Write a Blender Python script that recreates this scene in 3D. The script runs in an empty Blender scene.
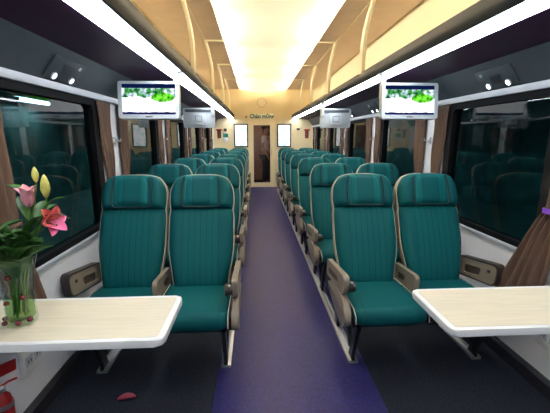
import bpy, bmesh, math, random
from mathutils import Vector, Matrix
random.seed(7)
C = bpy.context.scene.collection
PI = math.pi
def lin(r, g, b):
    f = lambda c: (c/255/12.92) if c/255 <= .04045 else ((c/255+.055)/1.055)**2.4
    return (f(r), f(g), f(b), 1)
# ------------------------------------------------------------------ materials
def mat(name, col, rough=.5, metal=0, var=0, scale=40, bump=0, spec=.5, emit=None, strength=0, stretch=None):
    m = bpy.data.materials.new(name); m.use_nodes = True
    nt = m.node_tree; p = nt.nodes['Principled BSDF']
    p.inputs['Base Color'].default_value = col
    p.inputs['Roughness'].default_value = rough
    p.inputs['Metallic'].default_value = metal
    p.inputs['Specular IOR Level'].default_value = spec
    if emit:
        p.inputs['Emission Color'].default_value = emit; p.inputs['Emission Strength'].default_value = strength
    if var or bump:
        tc = nt.nodes.new('ShaderNodeTexCoord'); nz = nt.nodes.new('ShaderNodeTexNoise')
        nz.inputs['Scale'].default_value = scale; nz.inputs['Detail'].default_value = 4
        if stretch:
            mp = nt.nodes.new('ShaderNodeMapping'); mp.inputs['Scale'].default_value = stretch
            nt.links.new(tc.outputs['Object'], mp.inputs['Vector']); nt.links.new(mp.outputs['Vector'], nz.inputs['Vector'])
        else:
            nt.links.new(tc.outputs['Object'], nz.inputs['Vector'])
        if var:
            r = nt.nodes.new('ShaderNodeValToRGB')
            r.color_ramp.elements[0].position = .3; r.color_ramp.elements[1].position = .7
            r.color_ramp.elements[0].color = tuple(c*(1-var) for c in col[:3])+(1,)
            r.color_ramp.elements[1].color = tuple(min(1, c*(1+var)) for c in col[:3])+(1,)
            nt.links.new(nz.outputs['Fac'], r.inputs['Fac']); nt.links.new(r.outputs['Color'], p.inputs['Base Color'])
        if bump:
            b = nt.nodes.new('ShaderNodeBump'); b.inputs['Strength'].default_value = bump; b.inputs['Distance'].default_value = .005
            nt.links.new(nz.outputs['Fac'], b.inputs['Height']); nt.links.new(b.outputs['Normal'], p.inputs['Normal'])
    return m
def lamp_mat(name, col, strength):
    m = bpy.data.materials.new(name); m.use_nodes = True; nt = m.node_tree; nt.nodes.clear()
    e = nt.nodes.new('ShaderNodeEmission'); o = nt.nodes.new('ShaderNodeOutputMaterial')
    e.inputs['Color'].default_value = col; e.inputs['Strength'].default_value = strength
    nt.links.new(e.outputs[0], o.inputs[0]); return m
def glass_mat(name, tint, refl=.08, rough=.02, fres=True):
    m = bpy.data.materials.new(name); m.use_nodes = True; nt = m.node_tree; nt.nodes.clear()
    o = nt.nodes.new('ShaderNodeOutputMaterial'); mx = nt.nodes.new('ShaderNodeMixShader')
    t = nt.nodes.new('ShaderNodeBsdfTransparent'); t.inputs['Color'].default_value = tint
    g = nt.nodes.new('ShaderNodeBsdfGlossy'); g.inputs['Roughness'].default_value = rough
    lw = nt.nodes.new('ShaderNodeFresnel'); lw.inputs['IOR'].default_value = 1.5
    ma = nt.nodes.new('ShaderNodeMath'); ma.operation = 'MULTIPLY_ADD'; ma.use_clamp = True
    ma.inputs[1].default_value = 1.0; ma.inputs[2].default_value = refl
    ge = nt.nodes.new('ShaderNodeNewGeometry'); iv = nt.nodes.new('ShaderNodeMath'); iv.operation = 'SUBTRACT'; iv.inputs[0].default_value = 1
    nt.links.new(ge.outputs['Backfacing'], iv.inputs[1]); mm = nt.nodes.new('ShaderNodeMath'); mm.operation = 'MULTIPLY'
    nt.links.new(lw.outputs[0], ma.inputs[0]); nt.links.new(ma.outputs[0], mm.inputs[0]); nt.links.new(iv.outputs[0], mm.inputs[1])
    nt.links.new(mm.outputs[0], mx.inputs[0])
    nt.links.new(t.outputs[0], mx.inputs[1]); nt.links.new(g.outputs[0], mx.inputs[2]); nt.links.new(mx.outputs[0], o.inputs[0])
    return m
def fabric_mat(name, col, seams, wid=.0022, light=None, lightband=(0, 0)):
    """upholstery with vertical stitched seams at |x| in seams (object space)"""
    m = mat(name, col, .62, 0, spec=.16); nt = m.node_tree; p = nt.nodes['Principled BSDF']
    tc = nt.nodes.new('ShaderNodeTexCoord'); sp = nt.nodes.new('ShaderNodeSeparateXYZ')
    nt.links.new(tc.outputs['Object'], sp.inputs[0])
    ab = nt.nodes.new('ShaderNodeMath'); ab.operation = 'ABSOLUTE'; nt.links.new(sp.outputs['X'], ab.inputs[0])
    acc = None
    for s in seams:
        c = nt.nodes.new('ShaderNodeMath'); c.operation = 'COMPARE'
        c.inputs[1].default_value = s; c.inputs[2].default_value = wid; nt.links.new(ab.outputs[0], c.inputs[0])
        if acc is None: acc = c
        else:
            a = nt.nodes.new('ShaderNodeMath'); a.operation = 'MAXIMUM'
            nt.links.new(acc.outputs[0], a.inputs[0]); nt.links.new(c.outputs[0], a.inputs[1]); acc = a
    nz = nt.nodes.new('ShaderNodeTexNoise'); nz.inputs['Scale'].default_value = 260
    nt.links.new(tc.outputs['Object'], nz.inputs['Vector'])
    base = nt.nodes.new('ShaderNodeMix'); base.data_type = 'RGBA'
    base.inputs[6].default_value = tuple(c*.8 for c in col[:3])+(1,); base.inputs[7].default_value = tuple(c*1.2 for c in col[:3])+(1,)
    nt.links.new(nz.outputs['Fac'], base.inputs[0]); last = base
    if light:
        c = nt.nodes.new('ShaderNodeMath'); c.operation = 'COMPARE'
        c.inputs[1].default_value = (lightband[0]+lightband[1])/2; c.inputs[2].default_value = abs(lightband[1]-lightband[0])/2
        nt.links.new(ab.outputs[0], c.inputs[0])
        m2 = nt.nodes.new('ShaderNodeMix'); m2.data_type = 'RGBA'; m2.inputs[7].default_value = light
        nt.links.new(last.outputs[2], m2.inputs[6]); nt.links.new(c.outputs[0], m2.inputs[0]); last = m2
    mx = nt.nodes.new('ShaderNodeMix'); mx.data_type = 'RGBA'
    mx.inputs[7].default_value = tuple(c*.62 for c in col[:3])+(1,)
    nt.links.new(last.outputs[2], mx.inputs[6]); nt.links.new(acc.outputs[0], mx.inputs[0])
    nt.links.new(mx.outputs[2], p.inputs['Base Color'])
    b = nt.nodes.new('ShaderNodeBump'); b.invert = True; b.inputs['Strength'].default_value = .7; b.inputs['Distance'].default_value = .004
    nt.links.new(acc.outputs[0], b.inputs['Height']); nt.links.new(b.outputs['Normal'], p.inputs['Normal'])
    return m

TEAL = (.001, .080, .090, 1)
M = dict(
    teal=fabric_mat('teal_upholstery', TEAL, [.0, .04, .08, .12], light=(.0012, .092, .102, 1), lightband=(0, .12)),
    tealhead=fabric_mat('teal_headrest', TEAL, [.057, .115], light=(.002, .110, .120, 1), lightband=(.057, .115)),
    tealdark=mat('dark_teal_piping', (.001, .018, .022, 1), .6),
    tealseat=fabric_mat('teal_cushion', TEAL, [.16]),
    piping=mat('cream_piping', (.50, .45, .36, 1), .5),
    shell=mat('tan_shell', (.36, .27, .18, 1), .5, var=.1),
    beige=mat('beige_plastic', (.25, .20, .15, 1), .4, var=.06, scale=12),
    recess=mat('brown_recess', (.075, .055, .042, 1), .5),
    darktrim=mat('dark_brown_trim', (.035, .025, .022, 1), .45),
    black=mat('black_metal', (.012, .012, .014, 1), .4, metal=.3),
    steel=mat('brushed_steel', (.55, .55, .55, 1), .35, metal=.9, var=.08, scale=30),
    wall=mat('white_wall_panel', (.82, .82, .85, 1), .45, var=.03, scale=5),
    cream=mat('cream_panel', (.86, .70, .45, 1), .5, var=.03, scale=5),
    rackwall=mat('rack_back_wall', (.94, .85, .62, 1), .5),
    endwall=mat('end_wall_panel', (.86, .69, .40, 1), .5, var=.03, scale=5),
    doorframe=mat('yellow_cream_door', (.93, .77, .46, 1), .4),
    grille=mat('speaker_grille', (.55, .42, .25, 1), .6),
    post=mat('cream_post', (.94, .85, .62, 1), .4),
    low=mat('rosy_beige_ceiling', (.88, .72, .63, 1), .5, var=.04, scale=6),
    ceil=mat('warm_white_ceiling', (.95, .91, .80, 1), .5),
    purple=mat('dark_plum_panel', (.040, .010, .044, 1), .5, var=.1, scale=8, spec=.2),
    grey=mat('slate_panel', (.055, .066, .076, 1), .5, var=.08, scale=8, spec=.3),
    lip=mat('rack_lip', (.022, .026, .034, 1), .5, spec=.3),
    trimw=mat('pale_grey_trim', (.5, .51, .55, 1), .4),
    frame=mat('black_window_frame', (.004, .004, .005, 1), .7, spec=.12),
    carpet=mat('aisle_carpet', (.017, .0145, .098, 1), .42, var=.5, scale=75, bump=.25, spec=.36),
    floor=mat('dark_floor', (.013, .016, .026, 1), .7, var=.75, scale=90, bump=.2, spec=.2),
    base=mat('dark_baseboard', (.012, .012, .018, 1), .6),
    curtain=mat('brown_curtain', (.105, .060, .040, 1), .8, var=.2, scale=20, stretch=(1, 1, .1)),
    tabwhite=mat('white_table_rim', (.80, .80, .80, 1), .35),
    tabwood=mat('pale_wood_laminate', (.74, .66, .51, 1), .4, var=.06, scale=6, stretch=(1, 12, 1)),
    tvwhite=mat('white_tv_shell', (.62, .66, .70, 1), .35),
    tvgrey=mat('grey_tv_detail', (.10, .11, .125, 1), .4),
    red=mat('red_plastic', (.34, .012, .012, 1), .35),
    white=mat('white_plastic', (.72, .72, .70, 1), .4),
    stem=mat('green_stem', (.10, .22, .04, 1), .5),
    leaf=mat('green_leaf', (.035, .11, .02, 1), .45, var=.35, scale=30),
    pinkpale=mat('pale_pink_petal', (.80, .36, .42, 1), .5, var=.2, scale=25),
    pink=mat('hot_pink_petal', (.80, .16, .36, 1), .5, var=.2, scale=25),
    coral=mat('coral_petal', (.72, .14, .13, 1), .5, var=.2, scale=25),
    budyel=mat('yellow_green_bud', (.62, .58, .14, 1), .5, var=.2, scale=25),
    stamen=mat('stamen_brown', (.25, .06, .02, 1), .7),
    bead=mat('dark_red_bead', (.12, .008, .012, 1), .2),
    water=glass_mat('vase_water', (.60, .76, .42, 1), .0),
    vase=glass_mat('vase_glass', (.90, .95, .93, 1), .03),
    win=glass_mat('window_glass', (.62, .84, .84, 1), .03),
    doorglass=glass_mat('door_glass', (.85, .82, .80, 1), .02),
    violet=mat('violet_tie', (.22, .06, .55, 1), .6),
    skin=mat('skin', (.45, .27, .19, 1), .5), hair=mat('black_hair', (.01, .009, .009, 1), .5),
    shirt=mat('white_shirt', (.75, .76, .80, 1), .7), trouser=mat('dark_trousers', (.015, .015, .022, 1), .8),
    dark=mat('dark_grey_plastic', (.03, .03, .035, 1), .4),
    led=lamp_mat('cool_led', (.80, .90, 1, 1), 11.0),
    warmled=lamp_mat('warm_led', (1, .90, .68, 1), 120.0),
    spot=lamp_mat('reading_spot', (.92, .96, 1, 1), 12.0),
    spotoff=mat('unlit_spot', (.3, .3, .32, 1), .2),
    platform=mat('platform_concrete', (.10, .13, .13, 1), .8, var=.2, scale=2),
    teal_wall=mat('station_wall', (.08, .15, .16, 1), .6, var=.5, scale=1.5),
    outsidefill=lamp_mat('outside_fill_lamp', (.78, .98, 1, 1), 32.0),  # glow of the tubes added outside
    vest=mat('vestibule_wall', (.50, .34, .27, 1), .5, var=.1, scale=4),
    signplate=mat('pale_sign_plate', (.80, .80, .62, 1), .5), signink=mat('dark_green_ink', (.05, .10, .07, 1), .6),
    green=mat('green_print', (.02, .22, .14, 1), .6),
)
# ------------------------------------------------------------------ mesh helpers
def obj(name, bm, m, parent=None, smooth=35, loc=None):
    me = bpy.data.meshes.new(name)
    bmesh.ops.recalc_face_normals(bm, faces=bm.faces[:])
    bm.to_mesh(me); bm.free()
    if smooth:
        for p in me.polygons: p.use_smooth = True
        me.set_sharp_from_angle(angle=math.radians(smooth))
    o = bpy.data.objects.new(name, me); C.objects.link(o)
    me.materials.append(M[m] if isinstance(m, str) else m)
    if parent: o.parent = parent
    if loc: o.location = loc
    return o
def tag(o, label, cat, group=None):
    o['label'] = label; o['category'] = cat
    if group: o['group'] = group
    return o
def thing(name, label, cat, loc=(0, 0, 0), rz=0, group=None):
    o = bpy.data.objects.new(name, None); C.objects.link(o); o.location = loc; o.rotation_euler = (0, 0, rz)
    o.empty_display_size = .05
    return tag(o, label, cat, group)
def struct(name, bm, m, parent=None, smooth=35):
    o = obj(name, bm, m, parent, smooth)
    if not parent: o['kind'] = 'structure'
    return o
def dup(o, loc=None, label=None, parent=None):
    c = o.copy(); C.objects.link(c)
    if parent: c.parent = parent
    if loc is not None: c.location = loc
    if label: c['label'] = label
    for ch in [x for x in bpy.data.objects if x.parent == o]: dup(ch, parent=c)
    return c
def B(): return bmesh.new()
def box(bm, x0, x1, y0, y1, z0, z1, bev=0, seg=2):
    r = bmesh.ops.create_cube(bm, size=1)
    vs = r['verts']
    for v in vs:
        v.co = Vector(((x0+x1)/2+v.co.x*(x1-x0), (y0+y1)/2+v.co.y*(y1-y0), (z0+z1)/2+v.co.z*(z1-z0)))
    if bev:
        es = list({e for v in vs for e in v.link_edges})
        bmesh.ops.bevel(bm, geom=es, offset=bev, segments=seg, affect='EDGES', profile=.5)
    return bm
def prism(bm, pts, axis, a0, a1, bev=0):
    def P(p, a):
        return {'x': (a, p[0], p[1]), 'y': (p[0], a, p[1]), 'z': (p[0], p[1], a)}[axis]
    A = [bm.verts.new(P(p, a0)) for p in pts]; Bv = [bm.verts.new(P(p, a1)) for p in pts]
    n = len(pts)
    fa = bm.faces.new(A); fb = bm.faces.new(Bv[::-1])
    for i in range(n): bm.faces.new((A[i], A[(i+1) % n], Bv[(i+1) % n], Bv[i]))
    if bev:
        es = list(set(fa.edges) | set(fb.edges))
        bmesh.ops.bevel(bm, geom=es, offset=bev, segments=2, affect='EDGES', profile=.5)
    return bm
def ring(bm, outer, inner, axis, a0, a1):
    def P(p, a):
        return {'x': (a, p[0], p[1]), 'y': (p[0], a, p[1]), 'z': (p[0], p[1], a)}[axis]
    n = len(outer)
    o0 = [bm.verts.new(P(p, a0)) for p in outer]; o1 = [bm.verts.new(P(p, a1)) for p in outer]
    i0 = [bm.verts.new(P(p, a0)) for p in inner]; i1 = [bm.verts.new(P(p, a1)) for p in inner]
    for i in range(n):
        j = (i+1) % n
        bm.faces.new((o0[i], o0[j], o1[j], o1[i])); bm.faces.new((i0[i], i1[i], i1[j], i0[j]))
        bm.faces.new((o0[i], i0[i], i0[j], o0[j])); bm.faces.new((o1[i], o1[j], i1[j], i1[i]))
    return bm
def rpoly(pts, r, seg=4):
    """round the corners of a polygon"""
    out = []; n = len(pts)
    rr = r if isinstance(r, (list, tuple)) else [r]*n
    for i in range(n):
        p = Vector(pts[i]); a = Vector(pts[i-1]); b = Vector(pts[(i+1) % n])
        d1 = (a-p).normalized(); d2 = (b-p).normalized()
        q1 = p+d1*rr[i]; q2 = p+d2*rr[i]
        for k in range(seg+1):
            t = k/seg
            out.append(tuple((1-t)**2*q1+2*t*(1-t)*p+t*t*q2))
    return out
def rrect(x0, x1, y0, y1, r, seg=4): return rpoly([(x0, y0), (x1, y0), (x1, y1), (x0, y1)], r, seg)
def tube(bm, pts, r, seg=8, closed=False, flat=None, cap=True):
    pts = [Vector(p) for p in pts]; n = len(pts); rows = []
    up = None
    for i, p in enumerate(pts):
        a = pts[i-1] if (i > 0 or closed) else p
        b = pts[(i+1) % n] if (i < n-1 or closed) else p
        t = (b-a)
        if t.length < 1e-9: t = Vector((0, 0, 1))
        t.normalize()
        if up is None:
            up = Vector((0, 0, 1)) if abs(t.z) < .9 else Vector((0, 1, 0))
        s = t.cross(up)
        if s.length < 1e-6: s = t.orthogonal()
        s.normalize(); up = s.cross(t).normalized()
        ri = r[i] if isinstance(r, (list, tuple)) else r
        row = []
        for k in range(seg):
            an = 2*PI*k/seg
            row.append(bm.verts.new(p+s*math.cos(an)*ri+up*math.sin(an)*ri*(flat or 1)))
        rows.append(row)
    m = n if closed else n-1
    for i in range(m):
        A, D = rows[i], rows[(i+1) % n]
        for k in range(seg): bm.faces.new((A[k], A[(k+1) % seg], D[(k+1) % seg], D[k]))
    if cap and not closed:
        bm.faces.new(rows[0]); bm.faces.new(rows[-1][::-1])
    return bm
def lathe(bm, prof, seg=24, c=(0, 0, 0), close=True):
    rows = []
    for r, z in prof:
        rows.append([bm.verts.new((c[0]+r*math.cos(2*PI*k/seg), c[1]+r*math.sin(2*PI*k/seg), c[2]+z)) for k in range(seg)])
    for A, D in zip(rows, rows[1:]):
        for k in range(seg): bm.faces.new((A[k], A[(k+1) % seg], D[(k+1) % seg], D[k]))
    if close:
        bm.faces.new(rows[0][::-1]); bm.faces.new(rows[-1])
    return bm
def sweep(bm, prof, y0, y1):
    """open (x,z) strip with thickness handled by caller -> closed prism along y"""
    return prism(bm, prof, 'y', y0, y1)
ORD = ['first', 'second', 'third', 'fourth', 'fifth', 'sixth', 'seventh', 'eighth']

# ------------------------------------------------------------------ setting
Y0, Y1 = -1.6, 9.7          # carriage extents
WX = 1.38; RISE = 1.715; TOP = 2.68
VE = 11.4                    # vestibule end
struct('floor', box(B(), -1.46, 1.46, Y0-.1, VE+.1, -.06, 0), 'floor', smooth=0)
WY = {-1: [2.07+1.52*k for k in range(-2, 5)], 1: [2.28+1.52*k for k in range(-2, 5)]}
GH, FH = .475, .56            # half glass, half frame
ZG0, ZG1, ZF0, ZF1 = .778, 1.628, .745, 1.671
wn = 1
for s, side in ((-1, 'left'), (1, 'right')):
    bm = B()
    xa, xb = (s*WX, s*(WX+.07)); xl, xh = min(xa, xb), max(xa, xb)
    box(bm, xl, xh, Y0, Y1, 0, ZF0); box(bm, xl, xh, Y0, Y1, ZF1, RISE)
    ys = WY[s]; prev = Y0
    for c in ys:
        if c-FH > prev: box(bm, xl, xh, prev, c-FH, ZF0, ZF1)
        prev = c+FH
    if prev < Y1: box(bm, xl, xh, prev, Y1, ZF0, ZF1)
    struct('wall_'+side, bm, 'wall', smooth=0)
    struct('wall_upper_'+side, box(B(), xl, xh, Y0, Y1, RISE, TOP+.02), 'rackwall', smooth=0)
    struct('baseboard_'+side, prism(B(), [(s*WX, 0), (s*(WX-.03), 0), (s*(WX-.03), .075), (s*(WX-.012), .09), (s*WX, .09)], 'y', Y0, Y1), 'base')
    for c in ys:
        fr = struct('window_%d' % wn, ring(B(), rrect(c-FH, c+FH, ZF0, ZF1, .06), rrect(c-GH, c+GH, ZG0, ZG1, .05), 'x', s*(WX-.012), s*(WX+.06)), 'frame')
        obj('window_pane', prism(B(), rrect(c-GH-.01, c+GH+.01, ZG0-.01, ZG1+.01, .05), 'x', s*(WX+.02), s*(WX+.026)), 'win', fr)
        wn += 1
    struct('trim_%d' % (1 if s < 0 else 2), box(B(), min(s*WX, s*(WX-.018)), max(s*WX, s*(WX-.018)), Y0, Y1, .722, .744, .004), 'trimw')
    struct('trim_%d' % (3 if s < 0 else 4), box(B(), min(s*WX, s*(WX-.03)), max(s*WX, s*(WX-.03)), Y0, Y1, 1.672, RISE, .006), 'trimw')
    # lowered side ceiling over the racks
    struct('ceiling_'+side, prism(B(), [(s*WX, TOP), (s*.64, TOP), (s*.64, TOP+.012), (s*WX, TOP+.012)], 'y', Y0, Y1), 'low', smooth=0)
# raised middle ceiling, a shallow vault over two light coves
arc = [(-.86+.086*i, 2.775+.10*math.sin(PI*i/20)**.7) for i in range(21)]
struct('ceiling', prism(B(), arc+[(.86, 2.93), (-.86, 2.93)], 'y', Y0, Y1), 'ceil', smooth=60)
for s in (-1, 1):
    bm = B(); box(bm, min(s*.86, s*.92), max(s*.86, s*.92), Y0, Y1, TOP+.012, 2.93)
    struct('trim_%d' % (5 if s < 0 else 6), bm, 'ceil', smooth=0)
# end wall with a doorway, rear wall behind the camera
DX0, DX1, DZ = -.37, .27, 1.84
bm = B(); box(bm, -WX, DX0, Y1, Y1+.06, 0, 2.9); box(bm, DX1, WX, Y1, Y1+.06, 0, 2.9); box(bm, DX0, DX1, Y1, Y1+.06, DZ, 2.9)
struct('wall_end', bm, 'endwall', smooth=0)
struct('wall_rear', box(B(), -WX, WX, Y0-.06, Y0, 0, 2.9), 'wall', smooth=0)
# vestibule beyond the door
bm = B(); box(bm, -1.0, -.94, Y1+.06, VE, 0, 2.3); box(bm, .94, 1.0, Y1+.06, VE, 0, 2.3); box(bm, -1.0, 1.0, VE, VE+.06, 0, 2.3)
struct('wall_vestibule', bm, 'vest', smooth=0)
struct('ceiling_vestibule', box(B(), -1, 1, Y1+.06, VE+.06, 2.3, 2.36), 'vest', smooth=0)
t = thing('ceiling_light', 'added round warm fill light in the vestibule beyond the glass end door', 'light', (-.3, 10.35, 2.3))  # unseen lamp, added to brighten the vestibule behind the door glass
obj('frame', lathe(B(), [(.13, 0), (.14, -.01), (.13, -.03), (.11, -.035)], 24), 'white', t)
obj('diffuser', lathe(B(), [(.11, -.02), (.11, -.036), (.08, -.045), (.02, -.05)], 24), lamp_mat('vestibule_fill', (1, .82, .62, 1), 40), t)
d = struct('door_1', ring(B(), [(DX0, .0), (DX1, .0), (DX1, DZ), (DX0, DZ)], [(-.275, .13), (.19, .13), (.19, 1.73), (-.275, 1.73)], 'y', Y1-.015, Y1+.04), 'doorframe')
obj('door_frame', ring(B(), [(DX0-.05, .0), (DX1+.05, .0), (DX1+.05, DZ+.05), (DX0-.05, DZ+.05)], [(DX0, .0), (DX1, .0), (DX1, DZ), (DX0, DZ)], 'y', Y1-.03, Y1), 'doorframe', d)
obj('door_pane', box(B(), -.28, .195, Y1+.01, Y1+.016, .125, 1.735), 'doorglass', d)
bm = B(); tube(bm, [(.225, Y1-.015, .88), (.225, Y1-.06, .90), (.225, Y1-.06, 1.08), (.225, Y1-.015, 1.10)], .009)
obj('door_handle', bm, 'steel', d)
# outside: a dim station platform on either side of the train
struct('ground', box(B(), -14, 14, -10, 30, -1.3, -1.1), 'platform', smooth=0)
for s, side in ((-1, 'left'), (1, 'right')):
    bm = B(); box(bm, min(s*1.9, s*6), max(s*1.9, s*6), -8, 26, -1.1, -.1)
    struct('platform_'+side, bm, 'platform', smooth=0)
    bm = B(); x = s*5.2; box(bm, min(x, x+s*.2), max(x, x+s*.2), -8, 26, -.1, 4)
    struct('wall_station_'+side, bm, 'teal_wall', smooth=0)

for sx, yy, zz, lab in ((-4.9, 7.8, 2.15, 'outside the left front window'), (-4.9, 12.5, 2.3, 'farther along outside the left windows'), (4.9, 12.0, 2.9, 'outside the right windows')):  # tubes added to brighten the outside and put bright spots in the windows
    t = thing('outside_fill_lamp', 'added pale fill tube on the station wall ' + lab, 'lamp', (sx, yy, zz), group='added outside fill tubes')
    k = -1 if sx < 0 else 1
    obj('tube', tube(B(), [(0, -.5, 0), (0, .5, 0)], .03, 10), 'outsidefill', t, 50)
    obj('fitting', box(B(), min(k*.05, k*.302), max(k*.05, k*.302), -.55, .55, -.04, .06, .01), 'trimw', t)
    for e in (-.52, .52): obj('lamp_holder', box(B(), min(-k*.03, k*.06), max(-k*.03, k*.06), e-.02, e+.02, -.035, .035), 'trimw', t)

# ------------------------------------------------------------------ carpet and seat tracks
tag(obj('aisle_carpet', box(B(), -.475, .445, Y0, Y1-.02, 0, .006, .002, 1), 'carpet'), 'purple blue carpet runner along the middle aisle', 'carpet')
for x, lab in ((-.430, 'left of the aisle, beside the carpet'), (.372, 'right of the aisle, beside the carpet'), (-1.18, 'by the left wall under the window seats'), (1.18, 'by the right wall under the window seats')):
    bm = B(); z0 = .006 if abs(x) < .46 else 0
    prism(bm, [(x-.03, z0), (x+.03, z0), (x+.03, z0+.018), (x+.012, z0+.022), (x+.012, z0+.010), (x-.012, z0+.010), (x-.012, z0+.022), (x-.03, z0+.018)], 'y', 1.88, 9.2)
    tag(obj('seat_track', bm, 'steel'), 'long bright metal seat track on the floor '+lab, 'track')

# ------------------------------------------------------------------ seats (facing -y, origin on the floor)
def smooth(a, b, x):
    t = max(0, min(1, (x-a)/(b-a))); return t*t*(3-2*t)
HW = .219
P0, P1 = Vector((0, -.012, .375)), Vector((0, .262, 1.142))
tilt = math.atan2(.274, .767); NRM = Vector((0, -math.cos(tilt), math.sin(tilt)))
def wid(v):
    w = HW*(.82+.18*smooth(0, .42, v))
    w *= 1-.03*math.exp(-((v-.70)/.035)**2)
    if v > .82: w *= 1-.22*((v-.82)/.18)**2.6
    return w
def spos(u, v, off=0, k=1.0):
    w = wid(v)*k
    vv = v-.030*abs(u)**3.5*smooth(.6, 1, v)
    p = P0.lerp(P1, vv)
    belly = .022*math.sin(PI*min(1, max(0, v/.62)))
    return Vector((u*w, p.y, p.z))+NRM*(off+belly*(.6))
def pad(bm, v0, v1, u1, thick, wing, nu=29, nv=18, k=1.0, pw=5):
    front = []; back = []
    for j in range(nv+1):
        s = -math.cos(PI*j/nv)*.5+.5; v = v0+(v1-v0)*s; sv = 2*s-1
        fr, bk = [], []
        for i in range(nu+1):
            q = -math.cos(PI*i/nu); u = q*u1
            e = (max(0, 1-abs(q)**pw)**.5)*(max(0, 1-abs(sv)**8)**.5)
            wg = wing*smooth(.5, .82, abs(u))
            fr.append(bm.verts.new(spos(u, v, (thick+wg)*e, k))); bk.append(bm.verts.new(spos(u, v, -.012, k)))
        front.append(fr); back.append(bk)
    for j in range(nv):
        for i in range(nu):
            bm.faces.new((front[j][i], front[j][i+1], front[j+1][i+1], front[j+1][i]))
            bm.faces.new((back[j][i], back[j+1][i], back[j+1][i+1], back[j][i+1]))
    for j in range(nv):
        bm.faces.new((front[j][0], front[j+1][0], back[j+1][0], back[j][0]))
        bm.faces.new((front[j][nu], back[j][nu], back[j+1][nu], front[j+1][nu]))
    for i in range(nu):
        bm.faces.new((front[0][i], back[0][i], back[0][i+1], front[0][i+1]))
        bm.faces.new((front[nv][i], front[nv][i+1], back[nv][i+1], back[nv][i]))
    return bm
def shell_bm():
    bm = B(); nv, nu = 22, 12; L = []
    for off, k in ((-.008, 1.035), (-.045, 1.03), (-.062, .95)):
        rows = []
        for j in range(nv+1):
            v = -.02+1.035*(1-(1-j/nv)**1.3)
            rows.append([bm.verts.new(spos(-1+2*i/nu, min(v, 1.012), off, k)) for i in range(nu+1)])
        L.append(rows)
    def quad(a, b, c, d):
        try: bm.faces.new((a, b, c, d))
        except ValueError: pass
    for R in (L[0], L[2]):
        for j in range(nv):
            for i in range(nu): quad(R[j][i], R[j][i+1], R[j+1][i+1], R[j+1][i])
    for A, D in zip(L, L[1:]):
        for j in range(nv):
            quad(A[j][0], A[j+1][0], D[j+1][0], D[j][0]); quad(A[j][nu], D[j][nu], D[j+1][nu], A[j+1][nu])
        for i in range(nu):
            quad(A[0][i], A[0][i+1], D[0][i+1], D[0][i]); quad(A[nv][i], D[nv][i], D[nv][i+1], A[nv][i+1])
    return bm
def piping_bm():
    pts = [spos(-1, v/30, .004, 1.02) for v in range(0, 30)]+[spos(-1+i/6, 1.0, .004, 1.02) for i in range(13)]+[spos(1, v/30, .004, 1.02) for v in range(29, -1, -1)]
    return tube(B(), pts, .0036, 6)
def cushion_bm():
    bm = B(); nu, nv = 20, 24
    prof = [(.10, .42), (.10, .455)]   # (y,z) loop, rounded front
    top = [(.04-.46*i/12, .425+.022*i/12+.006*math.sin(PI*i/12)) for i in range(13)]
    nose = [(-.42-.055*math.sin(a), .388+.060*math.cos(a)) for a in [PI*i/10 for i in range(1, 10)]]
    bot = [(-.41, .328), (-.2, .325), (.04, .33)]
    loop = top+nose+bot
    rows = []
    for i in range(nu+1):
        q = -math.cos(PI*i/nu); x = q*.212; e = max(0, 1-abs(q)**7)**.5
        cy = sum(p[0] for p in loop)/len(loop); cz = .385
        row = []
        for (y, z) in loop:
            zz = cz+(z-cz)*(.45+.55*e); yy = y if y > -.3 else -.3+(y+.3)*(.75+.25*e)
            row.append(bm.verts.new((x, yy, zz)))
        rows.append(row)
    n = len(loop)
    for A, D in zip(rows, rows[1:]):
        for k in range(n): bm.faces.new((A[k], A[(k+1) % n], D[(k+1) % n], D[k]))
    bm.faces.new(rows[0][::-1]); bm.faces.new(rows[-1])
    return bm
def arm_parts(par, x, yb, yf, zb, zf, h=.115, th=.044, trim=True, button=1):
    """tilted slab with a slot, from back (yb,zb=top) to front (yf,zf=top)"""
    out = rpoly([(yb, zb-h*.95), (yb, zb), (yf, zf), (yf+.015, zf-h)], [.03, .02, .045, .045], 5)
    L = yb-yf; a = (zf-zb)/(yf-yb)
    T = lambda y: zb+a*(y-yb)
    inn = rpoly([(yb-.05, T(yb-.05)-h*.80), (yb-.06, T(yb-.06)-.048), (yf+.15, T(yf+.15)-.048), (yf+.17, T(yf+.17)-h*.74)], [.025]*4, 5)
    obj('armrest', ring(B(), out, inn, 'x', x-th/2, x+th/2), 'beige', par)
    obj('armrest_recess', prism(B(), [( (p[0]-sum(q_[0] for q_ in inn)/len(inn))*1.06+sum(q_[0] for q_ in inn)/len(inn), (p[1]-sum(q_[1] for q_ in inn)/len(inn))*1.06+sum(q_[1] for q_ in inn)/len(inn)) for p in inn], 'x', x-th*.22, x+th*.22), 'recess', par)
    if trim:
        cx = sum(p[0] for p in out)/len(out); cz = sum(p[1] for p in out)/len(out)
        big = [(cx+(p[0]-cx)*1.03, cz+(p[1]-cz)*1.09) for p in out]
        ot = [(cx+(p[0]-cx)*.975, cz+(p[1]-cz)*.92) for p in out]
        obj('armrest_edge', ring(B(), big, ot, 'x', x-th*.53, x+th*.53), 'darktrim', par)
    if button:
        bm = B(); bmesh.ops.create_cone(bm, cap_ends=True, segments=12, radius1=.011, radius2=.009, depth=.008,
            matrix=Matrix.Translation((x+button*(th/2+.003), yf+.075, T(yf+.075)-.05)) @ Matrix.Rotation(PI/2, 4, 'Y'))
        obj('recline_button', bm, 'darktrim', par)
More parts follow.
